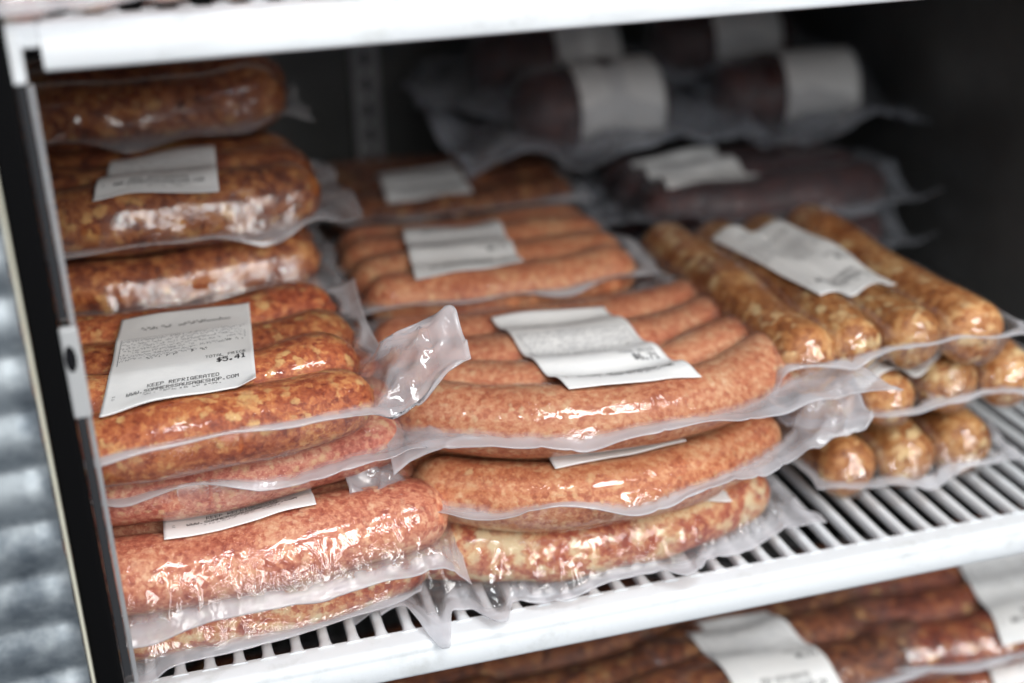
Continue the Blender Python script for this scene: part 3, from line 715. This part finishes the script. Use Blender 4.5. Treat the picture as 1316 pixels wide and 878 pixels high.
GD = 'sausage packs in the centre rear stack'
d1 = far_pack((0.250, 0.262, 0.0845), 'orange sausage pack with a plain grey label behind the salmon pack', 'orange', 44, length=0.188, bow=0.006, group=GD,
              lab=dict(c=((-0.052, 0.030), (0.018, 0.034), (0.012, -0.056), (-0.062, -0.062))))
for k, zz in enumerate((0.0010, 0.0425)):
    c = copy_tree(d1); c.location = (0.256, 0.264, zz)
    c['label'] = ['orange sausage pack on the grille hidden behind the centre front stack', 'orange sausage pack under the plain grey label pack behind the centre'][k]
e1 = far_pack((0.262, 0.455, 0.0800), 'brown sausage pack with a dim label far back in the centre', 'brown', 45, length=0.2, group='sausage packs far back in the centre',
              lab=dict(c=((-0.05, 0.01), (0.016, 0.01), (0.012, -0.066), (-0.056, -0.066))))
for k, zz in enumerate((0.0010, 0.0405)):
    c = copy_tree(e1); c.location = (0.262, 0.457, zz)
    c['label'] = ['brown sausage pack on the grille far back in the centre', 'brown sausage pack under the dim label far back in the centre'][k]

GH = 'dark roll packs behind the right stack'
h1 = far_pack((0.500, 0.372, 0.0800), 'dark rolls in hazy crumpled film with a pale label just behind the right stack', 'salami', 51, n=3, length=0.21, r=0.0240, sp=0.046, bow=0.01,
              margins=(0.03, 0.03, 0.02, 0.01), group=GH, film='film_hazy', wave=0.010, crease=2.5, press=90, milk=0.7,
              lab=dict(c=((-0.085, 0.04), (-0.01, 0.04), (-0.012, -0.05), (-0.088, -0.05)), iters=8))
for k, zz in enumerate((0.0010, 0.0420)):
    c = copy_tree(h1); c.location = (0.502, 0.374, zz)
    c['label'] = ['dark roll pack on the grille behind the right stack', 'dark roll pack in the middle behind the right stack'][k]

# wrapped salamis at the back
GS = 'dark salamis with white bands at the back'
def salami(loc, label, length, r, seed, band, rot=0.0, margins=(0.05, 0.05, 0.06, 0.04)):
    rng = R_(seed)
    rows = default_rows(1, length, r, 0.04, r, 0.004, rng=rng, sq=0.98, dome=0.7)
    root = make_pack(loc, label, rows, 'salami', margins, seed+300, rot=rot, res=0.003, group=GS, name='salami_pack', cat='salami', film='film_hazy', seam=r*0.8, wave=0.014, droop=0.5,
                     crease=2.0, press=60, milk=0.8, sub='salami')
    # printed paper band wrapped round the salami, outside the film
    a0, a1 = band; nu, na = 10, 40
    ang = np.linspace(-0.9, math.pi*0.95, na); xs_ = np.linspace(a0, a1, nu)
    A, Xx = np.meshgrid(ang, xs_, indexing='ij')
    rr = r*1.04+0.001
    V = np.stack([Xx, -rr*np.cos(A)+0.001, r + rr*np.sin(A)], -1).reshape(-1, 3)
    o = mesh_obj('paper_band', V, grid_faces(na, nu), M['paper'], root)
    so = o.modifiers.new('thick', 'SOLIDIFY'); so.thickness = 0.0003
    return root
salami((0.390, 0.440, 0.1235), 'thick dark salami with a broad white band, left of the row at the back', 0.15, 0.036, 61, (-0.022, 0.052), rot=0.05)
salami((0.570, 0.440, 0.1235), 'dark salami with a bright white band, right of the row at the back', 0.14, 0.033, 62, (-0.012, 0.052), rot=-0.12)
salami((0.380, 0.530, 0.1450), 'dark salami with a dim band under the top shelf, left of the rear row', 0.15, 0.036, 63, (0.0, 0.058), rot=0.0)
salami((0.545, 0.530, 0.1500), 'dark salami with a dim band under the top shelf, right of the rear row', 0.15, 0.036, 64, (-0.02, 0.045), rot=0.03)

# ------------------------------------------------------------------ packs on the top shelf
GU = 'packs on the top shelf'
for k, (x, n, meat, lb) in enumerate(((0.052, 5, 'pale', 'pale sausages on the top shelf at the left corner'),
                                     (0.235, 4, 'pale', 'pale sausages on the top shelf next to the corner pack'),
                                     (0.40, 4, 'golden', 'golden stick pack on the top shelf above the right stack'),
                                     (0.57, 4, 'golden', 'golden stick pack on the top shelf at the far right'))):
    for row in range(2):
        stick_pack((x, 0.103+0.25*row, 0.3338), (lb if row == 0 else lb.replace('on the top shelf', 'in the rear row of the top shelf')), n, 0.030 if k == 0 else 0.040, 0.235, 71+k*3+row,
                   (0.008, 0.008, 0.012, 0.01), group=GU, meat=meat, r=0.0185 if k == 0 else 0.02, res=0.003, floor=0.0, seam=0.012)

# ------------------------------------------------------------------ packs on the lower shelf
GW = 'packs on the lower shelf'
low = [((0.110, 0.098, -0.150), 'brown blurred sausage pack on the lower shelf under the left stack', 'brown', 81, None, 0.0),
       ((0.255, 0.098, -0.150), 'dull brown sausage pack with crumpled pale film on the lower shelf', 'brown', 82, None, 0.1),
       ((0.395, 0.098, -0.150), 'brown sausage pack with a white label on the lower shelf, bottom centre', 'brown', 83, ((-0.060, 0.01), (0.004, 0.004), (0.020, -0.085), (-0.050, -0.08)), 0.0),
       ((0.560, 0.098, -0.150), 'red orange sausage pack with a white label on the lower shelf, bottom right', 'russet', 84, ((0.0, 0.035), (0.06, 0.035), (0.05, -0.078), (-0.03, -0.078)), 0.0)]
for loc, lb, meat, seed, lc, rot in low:
    o = far_pack(loc, lb, meat, seed, n=4, length=0.2 if seed != 84 else 0.22, lab=dict(c=lc) if lc else None, group=GW, bow=0.01)
    o.rotation_euler = (0, 0, rot)
    z = loc[2]-0.0365; k = 0
    while z > -0.334:
        c = copy_tree(o); c.location = (loc[0], loc[1]+0.004*(k % 2), z)
        c['label'] = lb.split(' on the lower shelf')[0] + ', lower shelf, ' + ['one layer', 'two layers', 'three layers', 'four layers', 'five layers'][k] + ' down'
        z -= 0.0365; k += 1
